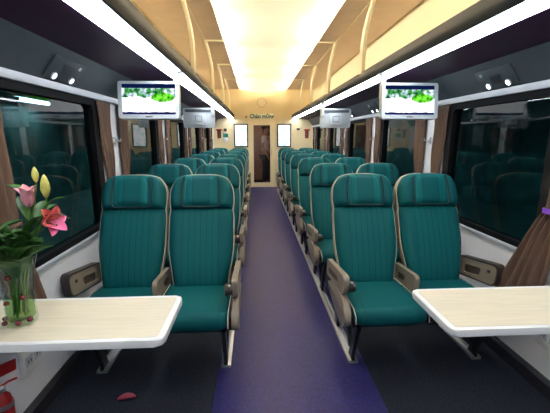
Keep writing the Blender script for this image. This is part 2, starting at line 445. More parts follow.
def make_seat(s, kind):
    """s = side of the aisle (-1 left, 1 right); kind aisle/window"""
    t = thing('train_seat', 'x', 'seat', group='teal reclining seats of the carriage')
    obj('seat_cushion', cushion_bm(), 'tealseat', t)
    bb = obj('backrest', pad(B(), .0, .708, 1, .058, .014), 'teal', t)
    obj('headrest', pad(B(), .698, 1.0, 1, .066, .022, pw=6), 'tealhead', t)
    obj('headrest_pillow', pad(B(), .712, .985, .60, .076, 0, nu=20, nv=14, pw=6), 'tealhead', t)
    obj('seat_shell', shell_bm(), 'shell', t)
    obj('piping', piping_bm(), 'piping', t)
    for sx in (-1, 1):
        obj('cushion_piping', tube(B(), [(sx*.215, y, z) for (y, z) in [(.03, .415), (-.2, .425), (-.40, .428), (-.455, .40), (-.462, .36)]], .0038, 6), 'piping', t)
    pts = [spos(sg*.60, v, .074) for sg, vs in ((-1, [.97-.02*i for i in range(13)]), ) for v in vs]
    pts += [spos(-.60+.12*(1-math.cos(a)), .75-.045*math.sin(a), .074) for a in [PI/2*i/6 for i in range(1, 7)]]
    pts += [spos(-.36+.72*i/8, .705, .074) for i in range(9)]
    half = pts[:19]
    pts = pts + [Vector((-p.x, p.y, p.z)) for p in half[::-1]]
    obj('pillow_seam', tube(B(), pts, .0055, 6), 'tealdark', t)
    bm = B(); box(bm, -.205, .205, -.36, .06, .275, .33, .01); box(bm, -.215, .215, -.14, -.06, .21, .28, .008)
    obj('seat_frame', bm, 'black', t)
    ax = .252
    if kind == 'aisle':
        xo = -s*ax                                    # aisle side
        arm_parts(t, xo, .10, -.37, .555, .61, h=.125, th=.034, trim=False, button=0)
        # long rounded side cover, sloping down to the front
        pts = rpoly([(.06, .40), (-.06, .455), (-.36, .475), (-.445, .36), (-.36, .275), (-.10, .33)], [.03, .05, .06, .05, .05, .05], 5)
        obj('side_cover', prism(B(), pts, 'x', xo-.021, xo+.021, .009), 'beige', t)
        bm = B(); bmesh.ops.create_cone(bm, cap_ends=True, segments=16, radius1=.036, radius2=.03, depth=.045, matrix=Matrix.Translation((xo+s*.035, -.335, .535)) @ Matrix.Rotation(PI/2, 4, 'Y'))
        obj('recline_hub', bm, 'darktrim', t)
        bm = B(); bmesh.ops.create_uvsphere(bm, u_segments=10, v_segments=6, radius=.009, matrix=Matrix.Translation((xo+s*.03, -.365, .57)))
        obj('bolt_cap', bm, 'steel', t)
        lx = (.372 if s > 0 else .430)
        lx = -s*(SX[s, 'aisle']-lx)
        arm_parts(t, s*.2425, .10, -.24, .515, .545, h=.12, th=.028, trim=False, button=0)
    else:
        arm_parts(t, s*.252, .08, -.31, .565, .63, h=.14, button=-s)
        lx = s*(1.18-SX[s, 'window'])
    # forked leg standing in the track
    zt = .016 if kind == 'aisle' else .010
    for nm, pl in (('leg', [(-.40, .30), (-.34, .30), (-.255, .06), (-.235, zt), (-.31, zt), (-.305, .05)]), ('leg', [(-.10, .30), (-.04, .30), (-.235, .07), (-.262, .085)])):
        obj(nm, prism(B(), pl, 'x', lx-.012, lx+.012), 'black', t)
    obj('leg', prism(B(), [(.02, .30), (.08, .30), (.16, zt), (.09, zt)], 'x', lx-.012, lx+.012), 'black', t)
    return t
SX = {(-1, 'aisle'): .612, (-1, 'window'): 1.080, (1, 'aisle'): .546, (1, 'window'): 1.022}
ROWN = ['front row nearest the tables', 'second row from the front', 'third row from the front', 'fourth row from the front', 'fifth row from the front', 'sixth row from the front', 'last row by the end wall']
for s, side in ((-1, 'left'), (1, 'right')):
    for kind in ('aisle', 'window'):
        proto = make_seat(s, kind)
        for k in range(7):
            where = 'beside the aisle' if kind == 'aisle' else 'beside the windows'
            lab = 'teal upholstered seat %s, %s-hand side, %s' % (where, side, ROWN[k])
            o = proto if k == 0 else dup(proto)
            o.location = (s*SX[s, kind], 2.2+1.0*k, 0); o['label'] = lab

# ------------------------------------------------------------------ luggage racks, light strips, reading lights, posts
for s, side in ((-1, 'left'), (1, 'right')):
    r = thing('luggage_rack', 'long luggage rack with dark plum underside above the %s windows' % side, 'rack', (0, 0, 0))
    X = lambda pts: [(s*a, z) for a, z in pts]
    obj('service_panel', prism(B(), X([(1.378, 1.716), (1.25, 1.88), (1.25, 1.90), (1.378, 1.90)]), 'y', Y0, Y1-.01), 'grey', r, 0)
    obj('underside_panel', prism(B(), X([(1.249, 1.88), (.972, 1.93), (.972, 1.945), (1.249, 1.945)]), 'y', Y0, Y1-.01), 'purple', r, 0)
    obj('rack_lip', prism(B(), X(rpoly([(.808, 1.925), (.79, 1.96), (.79, 2.02), (.815, 2.02), (.822, 1.95), (.822, 1.925)], [.005, .015, .012, .008, .004, .004], 3)), 'y', Y0, Y1-.01), 'lip', r)
    obj('rack_shelf', prism(B(), X([(.823, 1.95), (1.378, 1.95), (1.378, 1.985), (.823, 1.985)]), 'y', Y0, Y1-.01), 'cream', r, 0)
    l = thing('light_strip', 'long cool white light strip along the edge of the %s luggage rack' % side, 'light')
    obj('diffuser', prism(B(), X([(.825, 1.929), (.965, 1.929), (.960, 1.922), (.830, 1.922)]), 'y', Y0+.02, Y1-.03), 'led', l, 0)
    obj('housing', prism(B(), X([(.823, 1.93), (.970, 1.93), (.970, 1.948), (.823, 1.948)]), 'y', Y0, Y1-.01), 'trimw', l, 0)
    # slim rail on the lowered ceiling
    tag(obj('ceiling_rail', prism(B(), X([(.875, TOP-.012), (.888, TOP-.012), (.888, TOP-.0005), (.875, TOP-.0005)]), 'y', Y0, Y1-.01), 'post'), 'slim beige rail on the lowered ceiling over the %s rack' % side, 'rail')
    # posts
    proto = None
    for k in range(4):
        yk = 3.40+1.53*k
        lab = 'curved cream post of the %s rack, %s' % (side, ['nearest the camera', 'second from the front', 'third from the front', 'farthest, near the end wall'][k])
        if proto is None:
            proto = thing('rack_post', lab, 'post', (0, yk, 0), group='posts of the luggage racks')
            bm = B(); path = [(.80, 2.0, .046), (.797, 2.12, .045), (.800, 2.26, .044), (.816, 2.40, .041), (.845, 2.54, .037), (.88, 2.665, .032)]
            rows = []
            for (x, z, w) in path:
                rows.append([bm.verts.new((s*(x-.018), -w, z)), bm.verts.new((s*(x-.018), w, z)), bm.verts.new((s*(x+.018), w, z)), bm.verts.new((s*(x+.018), -w, z))])
            for A, D in zip(rows, rows[1:]):
                for i in range(4): bm.faces.new((A[i], A[(i+1) % 4], D[(i+1) % 4], D[i]))
            bm.faces.new(rows[0]); bm.faces.new(rows[-1])
            o = obj('upright', bm, 'post', proto, 50)
            md = o.modifiers.new('round', 'BEVEL'); md.width = .006; md.segments = 2; md.limit_method = 'ANGLE'
            obj('ceiling_arm', box(B(), min(s*.645, s*.88), max(s*.645, s*.88), -.017, .017, TOP-.022, TOP-.0005, .005), 'post', proto)
            obj('joint_cap', box(B(), min(s*.862, s*.898), max(s*.862, s*.898), -.030, .030, TOP-.04, TOP-.012, .008), 'shell', proto)
        else:
            o = dup(proto, (0, yk, 0), lab)
    # reading light units
    proto = None
    ang = math.atan2(1.378-1.25, 1.88-1.716)
    for k in range(5):
        yk = (2.14 if s < 0 else 2.22)+1.15*k
        lab = 'reading light panel with two small spots above the %s windows, %s' % (side, ['nearest the camera', 'second from the front', 'third from the front', 'fourth from the front', 'fifth from the front'][k])
        if proto is None:
            mid = Vector((s*1.322, yk, 1.787))
            proto = thing('reading_light', lab, 'light', mid, group='reading light panels'); proto.rotation_euler = (0, s*(PI-ang) if s > 0 else -(PI-ang), 0)
            # local frame: z out of the panel after rotation is solved below
            n = Vector((-s*(1.88-1.716), 0, -(1.378-1.25))).normalized()
            yv = Vector((0, 1, 0)); xv = yv.cross(n).normalized()
            proto.matrix_world = Matrix.Translation(mid) @ Matrix((xv, yv, n)).transposed().to_4x4()
            obj('panel', box(B(), -.068, .068, -.16, .16, -.002, .012, .006), 'grey', proto)
            lo = -1 if (xv.z > 0) else 1
            for yy in (-.09, .09):
                hb = obj('spot_housing', lathe(B(), [(.021, .010), (.023, .018), (.017, .022), (.015, .016)], 16, (lo*.045, yy, 0)), 'trimw', proto)
                obj('spot_lens', lathe(B(), [(.015, .012), (.015, .019), (.008, .022)], 16, (lo*.045, yy, 0)), 'spot', hb)
            bm = B()
            for i in range(5): box(bm, -.035+.012*i, -.028+.012*i, -.05, .05, .011, .015)
            obj('speaker_slats', bm, 'dark', proto)
            obj('call_button', lathe(B(), [(.012, .011), (.012, .016), (.008, .018)], 12, (-lo*.04, .11, 0)), 'white', proto)
        else:
            o = dup(proto, (s*1.322, yk, 1.787), lab)
# cove lamps: tubes lying behind the edges of the lowered ceilings, lighting the vault
for s, side in ((-1, 'left'), (1, 'right')):
    proto = None
    for k in range(7):
        yk = .45+1.5*k
        lab = 'warm tube light in the %s ceiling cove, %s' % (side, ['above the camera', 'second from the front', 'third from the front', 'fourth from the front', 'fifth from the front', 'sixth from the front', 'last before the end wall'][k])
        if proto is None:
            proto = thing('cove_light', lab, 'light', (s*.775, yk, TOP+.0125), group='cove lights')
            bm = B(); tube(bm, [(0, -.58, .036), (0, .58, .036)], .016, 12); obj('tube', bm, 'warmled', proto, 50)
            obj('holder', box(B(), -.03, .03, -.62, .62, 0, .018, .003), 'white', proto)
            for yy in (-.60, .60): obj('socket', box(B(), -.02, .02, yy-.02, yy+.02, .016, .054, .003), 'white', proto)
        else: dup(proto, (s*.775, yk, TOP+.0125), lab)

# ------------------------------------------------------------------ curtains and hooks
def curtain(s, top, tie, bot, zt, zb, label, ztie=1.02, xoff=.035, tiecol='curtain', flare=.05, amp0=.016):
    bm = B(); nz, ny = 26, 28; rows = []
    for j in range(nz+1):
        z = zt+(zb-zt)*j/nz
        if z >= ztie: f = ((zt-z)/(zt-ztie))**1.5; a, b = [top[i]+(tie[i]-top[i])*f for i in (0, 1)]
        else: f = ((ztie-z)/(ztie-zb))**.7; a, b = [tie[i]+(bot[i]-tie[i])*f for i in (0, 1)]
        amp = amp0*(.55+.45*abs(b-a)/.3)
        out = xoff+(flare*max(0, (ztie-z)/.5))
        row = []
        for i in range(ny+1):
            q = i/ny
            row.append(bm.verts.new((s*(WX-out-amp*math.sin(q*2*PI*4.5)-.005*math.sin(j*.5+q*9)), a+(b-a)*q, z)))
        rows.append(row)
    for A, D in zip(rows, rows[1:]):
        for i in range(ny): bm.faces.new((A[i], A[i+1], D[i+1], D[i]))
    t = thing('curtain', label, 'curtain', (0, 0, 0), group='brown window curtains')
    o = obj('cloth', bm, 'curtain', t, 80)
    md = o.modifiers.new('cloth', 'SOLIDIFY'); md.thickness = .004
    a, b = tie
    pts = rrect(a-.008, b+.008, WX-xoff-.024, WX-xoff+.0185, .016)
    inn = rrect(a-.003, b+.003, WX-xoff-.020, WX-xoff+.0145, .013)
    obj('tie_back', ring(B(), [(s*p[1], p[0]) for p in pts], [(s*p[1], p[0]) for p in inn], 'z', ztie-.014, ztie+.014), tiecol, t)
ZT = 1.668
PW = ['nearest pillar', 'second pillar', 'third pillar', 'fourth pillar', 'fifth pillar']
for s, side in ((-1, 'left'), (1, 'right')):
    pil = [c+.76 for c in WY[s][1:]]       # pillar centres, starting with the one before the first full window
    for k, pc in enumerate(pil):
        if pc > 9.4: continue
        if k == 0:
            if s < 0: curtain(s, (pc+.06, pc+.30), (pc+.10, pc+.30), (pc+.12, pc+.36), ZT, .46, 'brown curtain behind the vase of lilies at the left edge', tiecol='curtain')
            else: curtain(s, (pc-.10, pc+.16), (pc+.09, pc+.20), (pc+.10, pc+.43), ZT, .44, 'brown curtain tied with violet ribbon above the right table', tiecol='violet')
            continue
        nm = 'brown curtain on the camera side of the %s on the %s wall' % (PW[k-1], side)
        nf = 'brown curtain on the far side of the %s on the %s wall' % (PW[k-1], side)
        curtain(s, (pc-.24, pc-.02), (pc-.15, pc-.03), (pc-.18, pc-.02), ZT, .70, nm, xoff=.02, flare=0, amp0=.011)
        curtain(s, (pc+.13, pc+.36), (pc+.14, pc+.28), (pc+.14, pc+.3), ZT, .70, nf, xoff=.02, flare=0, amp0=.011)
        hk = thing('curtain_hook', 'small chrome double curtain hook on the %s of the %s wall' % (PW[k-1], side), 'hook', (s*(WX-.001), pc+.06, 1.38), group='curtain hooks')
        obj('plate', box(B(), -.006, .006, -.014, .014, -.03, .03, .003), 'steel', hk)
        for yy in (-1, 1):
            obj('hook', tube(B(), [(0, yy*.008, 0), (-s*.03, yy*.02, -.005), (-s*.036, yy*.045, .0), (-s*.03, yy*.055, .018)], .005, 8), 'steel', hk)

# ------------------------------------------------------------------ televisions
def screen_mat():
    m = bpy.data.materials.new('television_picture'); m.use_nodes = True; nt = m.node_tree; nt.nodes.clear()
    o = nt.nodes.new('ShaderNodeOutputMaterial'); e = nt.nodes.new('ShaderNodeEmission'); e.inputs['Strength'].default_value = 1.1
    tc = nt.nodes.new('ShaderNodeTexCoord'); sp = nt.nodes.new('ShaderNodeSeparateXYZ'); nt.links.new(tc.outputs['Object'], sp.inputs[0])
    def math_(op, a, b=None, c=None):
        n = nt.nodes.new('ShaderNodeMath'); n.operation = op; n.use_clamp = False
        for i, q in enumerate((a, b, c)):
            if q is None: continue
            if isinstance(q, (int, float)): n.inputs[i].default_value = q
            else: nt.links.new(q, n.inputs[i])
        return n.outputs[0]
    def mix(f, a, b):
        n = nt.nodes.new('ShaderNodeMix'); n.data_type = 'RGBA'; nt.links.new(f, n.inputs[0])
        for i, q in ((6, a), (7, b)):
            if isinstance(q, tuple): n.inputs[i].default_value = q
            else: nt.links.new(q, n.inputs[i])
        return n.outputs[2]
    x, z = sp.outputs['X'], sp.outputs['Z']
    nz = nt.nodes.new('ShaderNodeTexNoise'); nz.inputs['Scale'].default_value = 26; nz.inputs['Detail'].default_value = 5
    nt.links.new(tc.outputs['Object'], nz.inputs['Vector']); n = nz.outputs['Fac']
    rp = nt.nodes.new('ShaderNodeValToRGB'); r = rp.color_ramp
    r.elements[0].position = .36; r.elements[0].color = lin(25, 55, 50); r.elements[1].position = .62; r.elements[1].color = lin(235, 240, 245)
    q = r.elements.new(.46); q.color = lin(70, 160, 70); q = r.elements.new(.54); q.color = lin(170, 180, 215)
    nt.links.new(n, rp.inputs[0]); trees = rp.outputs[0]
    rp2 = nt.nodes.new('ShaderNodeValToRGB'); r = rp2.color_ramp
    r.elements[0].position = .4; r.elements[0].color = lin(25, 110, 15); r.elements[1].position = .6; r.elements[1].color = lin(120, 230, 60)
    nt.links.new(n, rp2.inputs[0])
    col = mix(math_('GREATER_THAN', z, math_('MULTIPLY_ADD', n, .06, -.005)), (.95, .97, 1, 1), trees)
    # bush: ellipse at right middle
    dx = math_('MULTIPLY', math_('SUBTRACT', x, .105), 1/.09); dz = math_('MULTIPLY', math_('SUBTRACT', z, .022), 1/.036)
    rr = math_('ADD', math_('MULTIPLY', dx, dx), math_('MULTIPLY', dz, dz))
    col = mix(math_('LESS_THAN', math_('ADD', rr, math_('MULTIPLY', n, .8)), 1.35), col, rp2.outputs[0])
    col = mix(math_('GREATER_THAN', z, .09), col, lin(10, 22, 60))
    nb = math_('MULTIPLY_ADD', n, .02, -.10)
    col = mix(math_('LESS_THAN', z, nb), col, lin(20, 24, 75))
    nt.links.new(col, e.inputs[0]); nt.links.new(e.outputs[0], o.inputs[0]); return m
SCR = screen_mat()
def television(x, y, z, lab, facing, group):
    t = thing('television', lab, 'television', (x, y, z), 0 if facing else PI, group)
    T = Matrix.Rotation(math.radians(-7), 4, 'X')
    def add(nm, bm, m, par=t, sm=35):
        bmesh.ops.transform(bm, matrix=T, verts=bm.verts[:]); return obj(nm, bm, m, par, sm)
    w, h = .232, .142
    add('housing', prism(B(), rrect(-w, w, -h, h, .022), 'y', .004, .05, .006), 'tvwhite')
    add('bezel', ring(B(), rrect(-w, w, -h, h, .022), rrect(-w+.028, w-.028, -h+.032, h-.020, .004), 'y', -.008, .005), 'tvwhite')
    sc = add('screen', box(B(), -w+.027, w-.027, -.001, .003, -h+.031, h-.019), SCR, t, 0)
    add('maker_badge', box(B(), -.026, .026, -.0095, -.0075, -h+.011, -h+.018), 'dark')
    add('rear_box', prism(B(), rrect(-.10, .10, -.095, .07, .015), 'y', .049, .085, .008), 'tvwhite')
    add('rear_label', ring(B(), rrect(-.05, .05, -.05, .035, .006), rrect(-.043, .043, -.043, .028, .004), 'y', .0855, .0875), 'tvgrey')
    add('rear_vent', box(B(), -.20, .20, .045, .062, .085, .125, .004), 'tvgrey')
    top = 1.918-z
    bm = B(); bx = .205*(1 if (x < 0) == facing else -1); box(bm, bx-.022, bx+.022, .052, .085, h*.2, top, .004); box(bm, bx-.045, bx+.045, .045, .10, top-.012, top-.002, .003)
    obj('ceiling_bracket', bm, 'tvwhite', t)
    return t
television(-1.05, 2.8, 1.69, 'white television showing a bright garden picture, under the left rack', True, 'televisions under the racks')
television(1.02, 2.8, 1.695, 'white television showing a bright garden picture, under the right rack', True, 'televisions under the racks')
television(-1.065, 5.35, 1.695, 'white television seen from the back, under the left rack', False, 'televisions under the racks')
television(1.0, 5.35, 1.695, 'white television seen from the back, under the right rack', False, 'televisions under the racks')

# ------------------------------------------------------------------ tables
for s, side, lab in ((-1, 'left', 'white edged wall table with pale wood top carrying the lily vase'), (1, 'right', 'empty white edged wall table with pale wood top on the right')):
    xe = .56 if s < 0 else .475
    t = thing('wall_table', lab, 'table', (s*WX, 1.235, 0), group='fixed tables at the front')
    L = WX-xe
    q = lambda a, b, c, d, r: [(-s*p[0], p[1]) for p in rpoly([(a, c), (b, c), (b, d), (a, d)], [.003, r, r, .003], 5)]
    obj('tabletop', prism(B(), q(.002, L, -.152, .19, .032), 'z', .692, .72, .006), 'tabwhite', t)
    obj('wood_inlay', prism(B(), q(.003, L-.024, -.132, .170, .016), 'z', .7195, .7215), 'tabwood', t)
    for yy in (-.10, .10):
        obj('wall_bracket', prism(B(), [(-s*.001, .675), (-s*.16, .675), (-s*.16, .66), (-s*.02, .62), (-s*.001, .62)], 'y', yy-.012, yy+.012), 'trimw', t)

# ------------------------------------------------------------------ vase and lilies
vx, vy, vz = -1.125, 1.235, .7218
t = thing('glass_vase', 'clear glass vase with dark red beads on the left table', 'vase', (vx, vy, vz))
bm = B(); seg = 32
prof_o = [(.050, .0), (.053, .012), (.050, .05), (.050, .12), (.058, .19), (.074, .25)]
prof_i = [(.070, .25), (.054, .19), (.046, .12), (.046, .05), (.046, .022)]
rows = []
for r, z in prof_o+prof_i:
    rows.append([bm.verts.new((r*math.cos(2*PI*k/seg), r*math.sin(2*PI*k/seg), z+(.010*math.sin(5*2*PI*k/seg)*max(0, (z-.19)/.06)))) for k in range(seg)])
for A, D in zip(rows, rows[1:]):
    for k in range(seg): bm.faces.new((A[k], A[(k+1) % seg], D[(k+1) % seg], D[k]))
bm.faces.new(rows[0][::-1]); bm.faces.new(rows[-1])
obj('glass', bm, 'vase', t, 50)
obj('water', lathe(B(), [(.0455, .0225), (.0455, .05), (.0455, .11)], 24), 'water', t)
for (a, z, rr) in ((-1.2, .02, .011), (-2.3, .016, .010), (-.5, .022, .011), (-1.75, .10, .009), (-.75, .115, .010), (-1.3, .20, .010), (-2.1, .215, .009), (-2.9, .02, .010)):
    r0 = .053 if z < .15 else .06+.0045
    bm = B(); bmesh.ops.create_uvsphere(bm, u_segments=10, v_segments=7, radius=rr, matrix=Matrix.Translation((r0*math.cos(a), r0*math.sin(a), z)) @ Matrix.Diagonal((1, 1, .9, 1)))
    obj('bead', bm, 'bead', t)
def petal_bm(L, W, curl, cup, az, droop=0, n=10, m=6, th=.0012):
    """petal leaving the origin along +z, curling outwards to azimuth az"""
    bm = B(); P = []; ang = droop; p = Vector((0, 0, 0)); pts = []
    for i in range(n+1):
        pts.append((p.copy(), ang)); ang += curl/n; p = p+Vector((math.sin(ang), 0, math.cos(ang)))*L/n
    for off in (0, th):
        G = []
        for i, (c, a) in enumerate(pts):
            s = i/n; w = W*(math.sin(PI*min(1, s*.93+.07))**.75)*.5
            row = []
            for j in range(m+1):
                q = -1+2*j/m
                nx, nz = -math.cos(a), math.sin(a)
                lift = cup*q*q*w+off
                row.append(bm.verts.new((c.x+nx*lift, q*w, c.z+nz*lift)))
            G.append(row)
        P.append(G)
    for G in P:
        for i in range(n):
            for j in range(m): bm.faces.new((G[i][j], G[i][j+1], G[i+1][j+1], G[i+1][j]))
    A, D = P
    for i in range(n):
        bm.faces.new((A[i][0], A[i+1][0], D[i+1][0], D[i][0])); bm.faces.new((A[i][m], D[i][m], D[i+1][m], A[i+1][m]))
    for j in range(m):
        bm.faces.new((A[0][j], D[0][j], D[0][j+1], A[0][j+1])); bm.faces.new((A[n][j], A[n][j+1], D[n][j+1], D[n][j]))
    bmesh.ops.transform(bm, matrix=Matrix.Rotation(az, 4, 'Z'), verts=bm.verts[:])
    return bm
def orient(direction):
    return Vector((0, 0, 1)).rotation_difference(Vector(direction).normalized()).to_matrix().to_4x4()
def lily(label, tip, direction, kind, leaves, base_ang):
    """tip in world; stem starts in the vase"""
    t = thing('lily_stem', label, 'flower', (vx, vy, vz+.03), group='lilies in the vase')
    tip = Vector(tip)-Vector((vx, vy, vz+.03)); dr = Vector(direction).normalized()
    p0 = Vector((.022*math.cos(base_ang), .022*math.sin(base_ang), 0)); p1 = Vector((.035*math.cos(base_ang+2.6)*.3+tip.x*.25, tip.y*.25, .22)); p2 = tip-dr*.05
    pts = []
    for i in range(15):
        q = i/14; pts.append((1-q)**3*p0+3*q*(1-q)**2*p1+3*q*q*(1-q)*p2+q**3*tip)
    st = obj('stem', tube(B(), pts, [.0042-.0015*i/14 for i in range(15)], 8), 'stem', t)
    for (q, az, L, W, curl) in leaves:
        p = pts[int(q*14)]
        bm = petal_bm(L, W*1.5, curl, .35, az, .35); bmesh.ops.translate(bm, vec=p, verts=bm.verts[:])
        obj('leaf', bm, 'leaf', t, 80)
    R = Matrix.Translation(tip) @ orient(dr)
    def put(nm, bm, m, par=t):
        bmesh.ops.transform(bm, matrix=R, verts=bm.verts[:]); return obj(nm, bm, m, par, 80)
    if kind[0] == 'bud':
        L, r, m = kind[1:]
        prof = [(.003, 0), (r*.6, L*.12), (r, L*.38), (r*.93, L*.6), (r*.55, L*.86), (r*.12, L)]
        bm = lathe(B(), prof, 12)
        for v in bm.verts:
            a = math.atan2(v.co.y, v.co.x); f = 1+.10*math.cos(3*a); v.co.x *= f; v.co.y *= f
        put('bud', bm, m)
    else:
        L, W, m, curl, opening, n = kind[1:]
        for i in range(n):
            mm = m[i % len(m)] if isinstance(m, (list, tuple)) else m
            put('petal', petal_bm(L*(1-.06*(i % 2)), W, curl+.25*(i % 2), .5, 2*PI*i/n+.3, opening), mm)
        if kind[0] == 'open':
            for i in range(4):
                a = 2*PI*i/4; bm = tube(B(), [(0, 0, .005), (.008*math.cos(a), .008*math.sin(a), L*.35), (.018*math.cos(a), .018*math.sin(a), L*.6)], .0012, 6)
                stn = put('stamen', bm, 'stem')
                b2 = B(); bmesh.ops.create_uvsphere(b2, u_segments=8, v_segments=5, radius=.0035, matrix=Matrix.Translation((.018*math.cos(a), .018*math.sin(a), L*.61)))
                put('anther', b2, 'stamen', stn)
    return t
lily('half open pale pink lily bloom left of the yellow bud', (-1.043, 1.24, 1.165), (.05, -.1, 1), ('half', .085, .042, 'pinkpale', .35, .16, 6), [(.45, 3.3, .16, .035, 1.2), (.6, -.3, .15, .03, 1.0), (.8, 2.4, .12, .028, 1.0)], 2.5)
lily('tall thick yellow bud, the right one of the two', (-.985, 1.25, 1.195), (.05, -.05, 1), ('bud', .085, .0155, 'budyel'), [(.5, .5, .15, .035, 1.3), (.66, 1.8, .12, .03, 1.0), (.85, .3, .09, .018, 1.2)], 1.0)
lily('small greenish yellow bud topmost in the vase', (-1.025, 1.27, 1.25), (0, 0, 1), ('bud', .055, .0115, 'budyel'), [(.5, 1.2, .16, .035, 1.2), (.75, 3.0, .13, .03, 1.1)], 1.8)
lily('fully open coral and hot pink lily drooping to the right', (-1.0, 1.235, 1.105), (.9, -.25, .25), ('open', .085, .05, ['pink', 'pink', 'coral', 'coral', 'coral', 'pink'], .9, .25, 6), [(.45, -.6, .17, .034, 1.3), (.62, -1.6, .14, .035, 1.4), (.8, .1, .13, .015, 1.5)], -.3)
lily('yellow bud at the far left edge of the bouquet', (-1.165, 1.22, 1.115), (-.2, -.2, 1), ('bud', .08, .016, 'budyel'), [(.4, -2.2, .18, .045, 1.4), (.55, -1.2, .16, .045, 1.3), (.7, -2.9, .14, .04, 1.2), (.3, -1.0, .15, .04, 1.0)], 3.6)
lily('leafy lily stem with a closed green bud, low in the bouquet', (-1.08, 1.18, 1.08), (.0, -.3, 1), ('bud', .04, .008, 'leaf'), [(.35, -1.5, .17, .05, 1.1), (.45, -.2, .16, .045, 1.2), (.55, -2.4, .16, .045, 1.2), (.7, -.9, .13, .04, 1.2), (.8, -2.0, .12, .04, 1.0), (.6, 3.0, .15, .04, .9)], -1.5)
lily('leafy green stem leaning left out of the vase', (-1.19, 1.25, 1.06), (-.4, .1, 1), ('bud', .03, .007, 'leaf'), [(.3, 2.6, .17, .05, 1.0), (.45, 3.4, .16, .05, 1.3), (.55, 1.6, .15, .045, 1.1), (.65, 2.9, .14, .045, 1.2), (.8, -2.6, .13, .04, 1.3), (.9, .6, .12, .04, 1.2)], 2.9)
lily('leafy green stem in the middle of the vase under the pink bloom', (-1.07, 1.21, 1.05), (.1, -.2, 1), ('bud', .03, .007, 'leaf'), [(.3, -.9, .16, .05, .9), (.4, .4, .15, .045, 1.1), (.5, -1.9, .16, .05, 1.2), (.6, 1.2, .14, .045, 1.1), (.7, -.4, .13, .04, 1.3), (.85, -1.4, .12, .04, 1.3)], .6)
# fallen petal on the floor
bm = petal_bm(.10, .045, .5, .5, .2, 1.3); bmesh.ops.translate(bm, vec=(-1.0, 1.655, .003), verts=bm.verts[:])
zmin = min(v.co.z for v in bm.verts); bmesh.ops.translate(bm, vec=(0, 0, .001-zmin), verts=bm.verts[:])
tag(obj('fallen_petal', bm, mat('wilted_red_petal', (.30, .03, .06, 1), .5), None, 80), 'fallen dark pink petal lying on the dark floor', 'petal')

# ------------------------------------------------------------------ sockets, fire extinguisher
for s, side in ((-1, 'left'), (1, 'right')):
    t = thing('power_socket', 'white double power socket low on the %s wall under the table' % side, 'socket', (s*(WX-.001), 1.59, .33))
    obj('plate', box(B(), min(0, -s*.022), max(0, -s*.022), -.075, .075, -.07, .07, .005), 'white', t)
    for yy in (-.033, .033):
        o = obj('outlet', box(B(), -s*.0235-.0015, -s*.0235+.0015, yy-.024, yy+.024, -.026, .026), 'trimw', t)
        bm = B()
        for dy in (-.009, .009): box(bm, -s*.0255-.001, -s*.0255+.001, yy+dy-.0025, yy+dy+.0025, -.008, .008)
        obj('outlet_slot', bm, 'dark', o)
t = thing('fire_extinguisher', 'small red fire extinguisher standing at the left wall under the table', 'extinguisher', (-1.312, 1.315, 0))
obj('cylinder', lathe(B(), [(.028, 0), (.032, .006), (.032, .30), (.026, .335), (.014, .35), (.012, .362)], 24), 'red', t)
obj('clamp_band', lathe(B(), [(.0322, .285), (.0345, .285), (.0345, .305), (.0322, .305)], 24), 'steel', t)
obj('valve', lathe(B(), [(.011, .355), (.014, .358), (.014, .375), (.008, .382)], 16), 'steel', t)
obj('lever', tube(B(), [(-.01, 0, .375), (.015, .02, .388), (.035, .045, .385)], .007, 8, flat=.6), 'red', t)
obj('hose', tube(B(), [(0, -.012, .365), (.0, -.045, .36), (.0, -.05, .28), (.0, -.042, .16), (.0, -.037, .09)], .006, 10), 'dark', t)
obj('wall_bracket', box(B(), -.067, -.03, -.012, .012, .27, .30, .002), 'steel', t)
t = tag(obj('warning_plate', prism(B(), [(1.20, .432), (1.485, .337), (1.495, .388), (1.20, .487)], 'x', -WX+.0002, -WX+.010), 'red'), 'slanted red plate on the left wall above the extinguisher', 'plate')

# ------------------------------------------------------------------ end wall fittings
SC2 = bpy.data.materials.new('map_screen'); SC2.use_nodes = True
nt = SC2.node_tree; nt.nodes.clear()
o_ = nt.nodes.new('ShaderNodeOutputMaterial'); e_ = nt.nodes.new('ShaderNodeEmission'); e_.inputs['Strength'].default_value = 1.15
tc = nt.nodes.new('ShaderNodeTexCoord'); nz = nt.nodes.new('ShaderNodeTexNoise'); nz.inputs['Scale'].default_value = 9
r = nt.nodes.new('ShaderNodeValToRGB'); r.color_ramp.elements[0].position = .34; r.color_ramp.elements[0].color = lin(170, 220, 225)
r.color_ramp.elements[1].position = .48; r.color_ramp.elements[1].color = (1, 1, 1, 1)
nt.links.new(tc.outputs['Object'], nz.inputs['Vector']); nt.links.new(nz.outputs['Fac'], r.inputs[0]); nt.links.new(r.outputs[0], e_.inputs[0]); nt.links.new(e_.outputs[0], o_.inputs[0])
for xc, side in ((-.62, 'left'), (.58, 'right')):
    t = thing('display_screen', 'bright white upright display in black frame on the end wall, %s of the door' % side, 'screen', (xc, Y1-.002, 1.45), group='displays beside the end door')
    obj('frame', ring(B(), rrect(-.195, .195, -.315, .315, .012), rrect(-.165, .165, -.285, .285, .006), 'y', -.035, -.0), 'frame', t)
    obj('screen', box(B(), -.167, .167, -.024, -.002, -.287, .287), SC2, t, 0)
struct('door_2', box(B(), .02, .36, VE-.03, VE, .02, 1.95, .004), 'trouser')
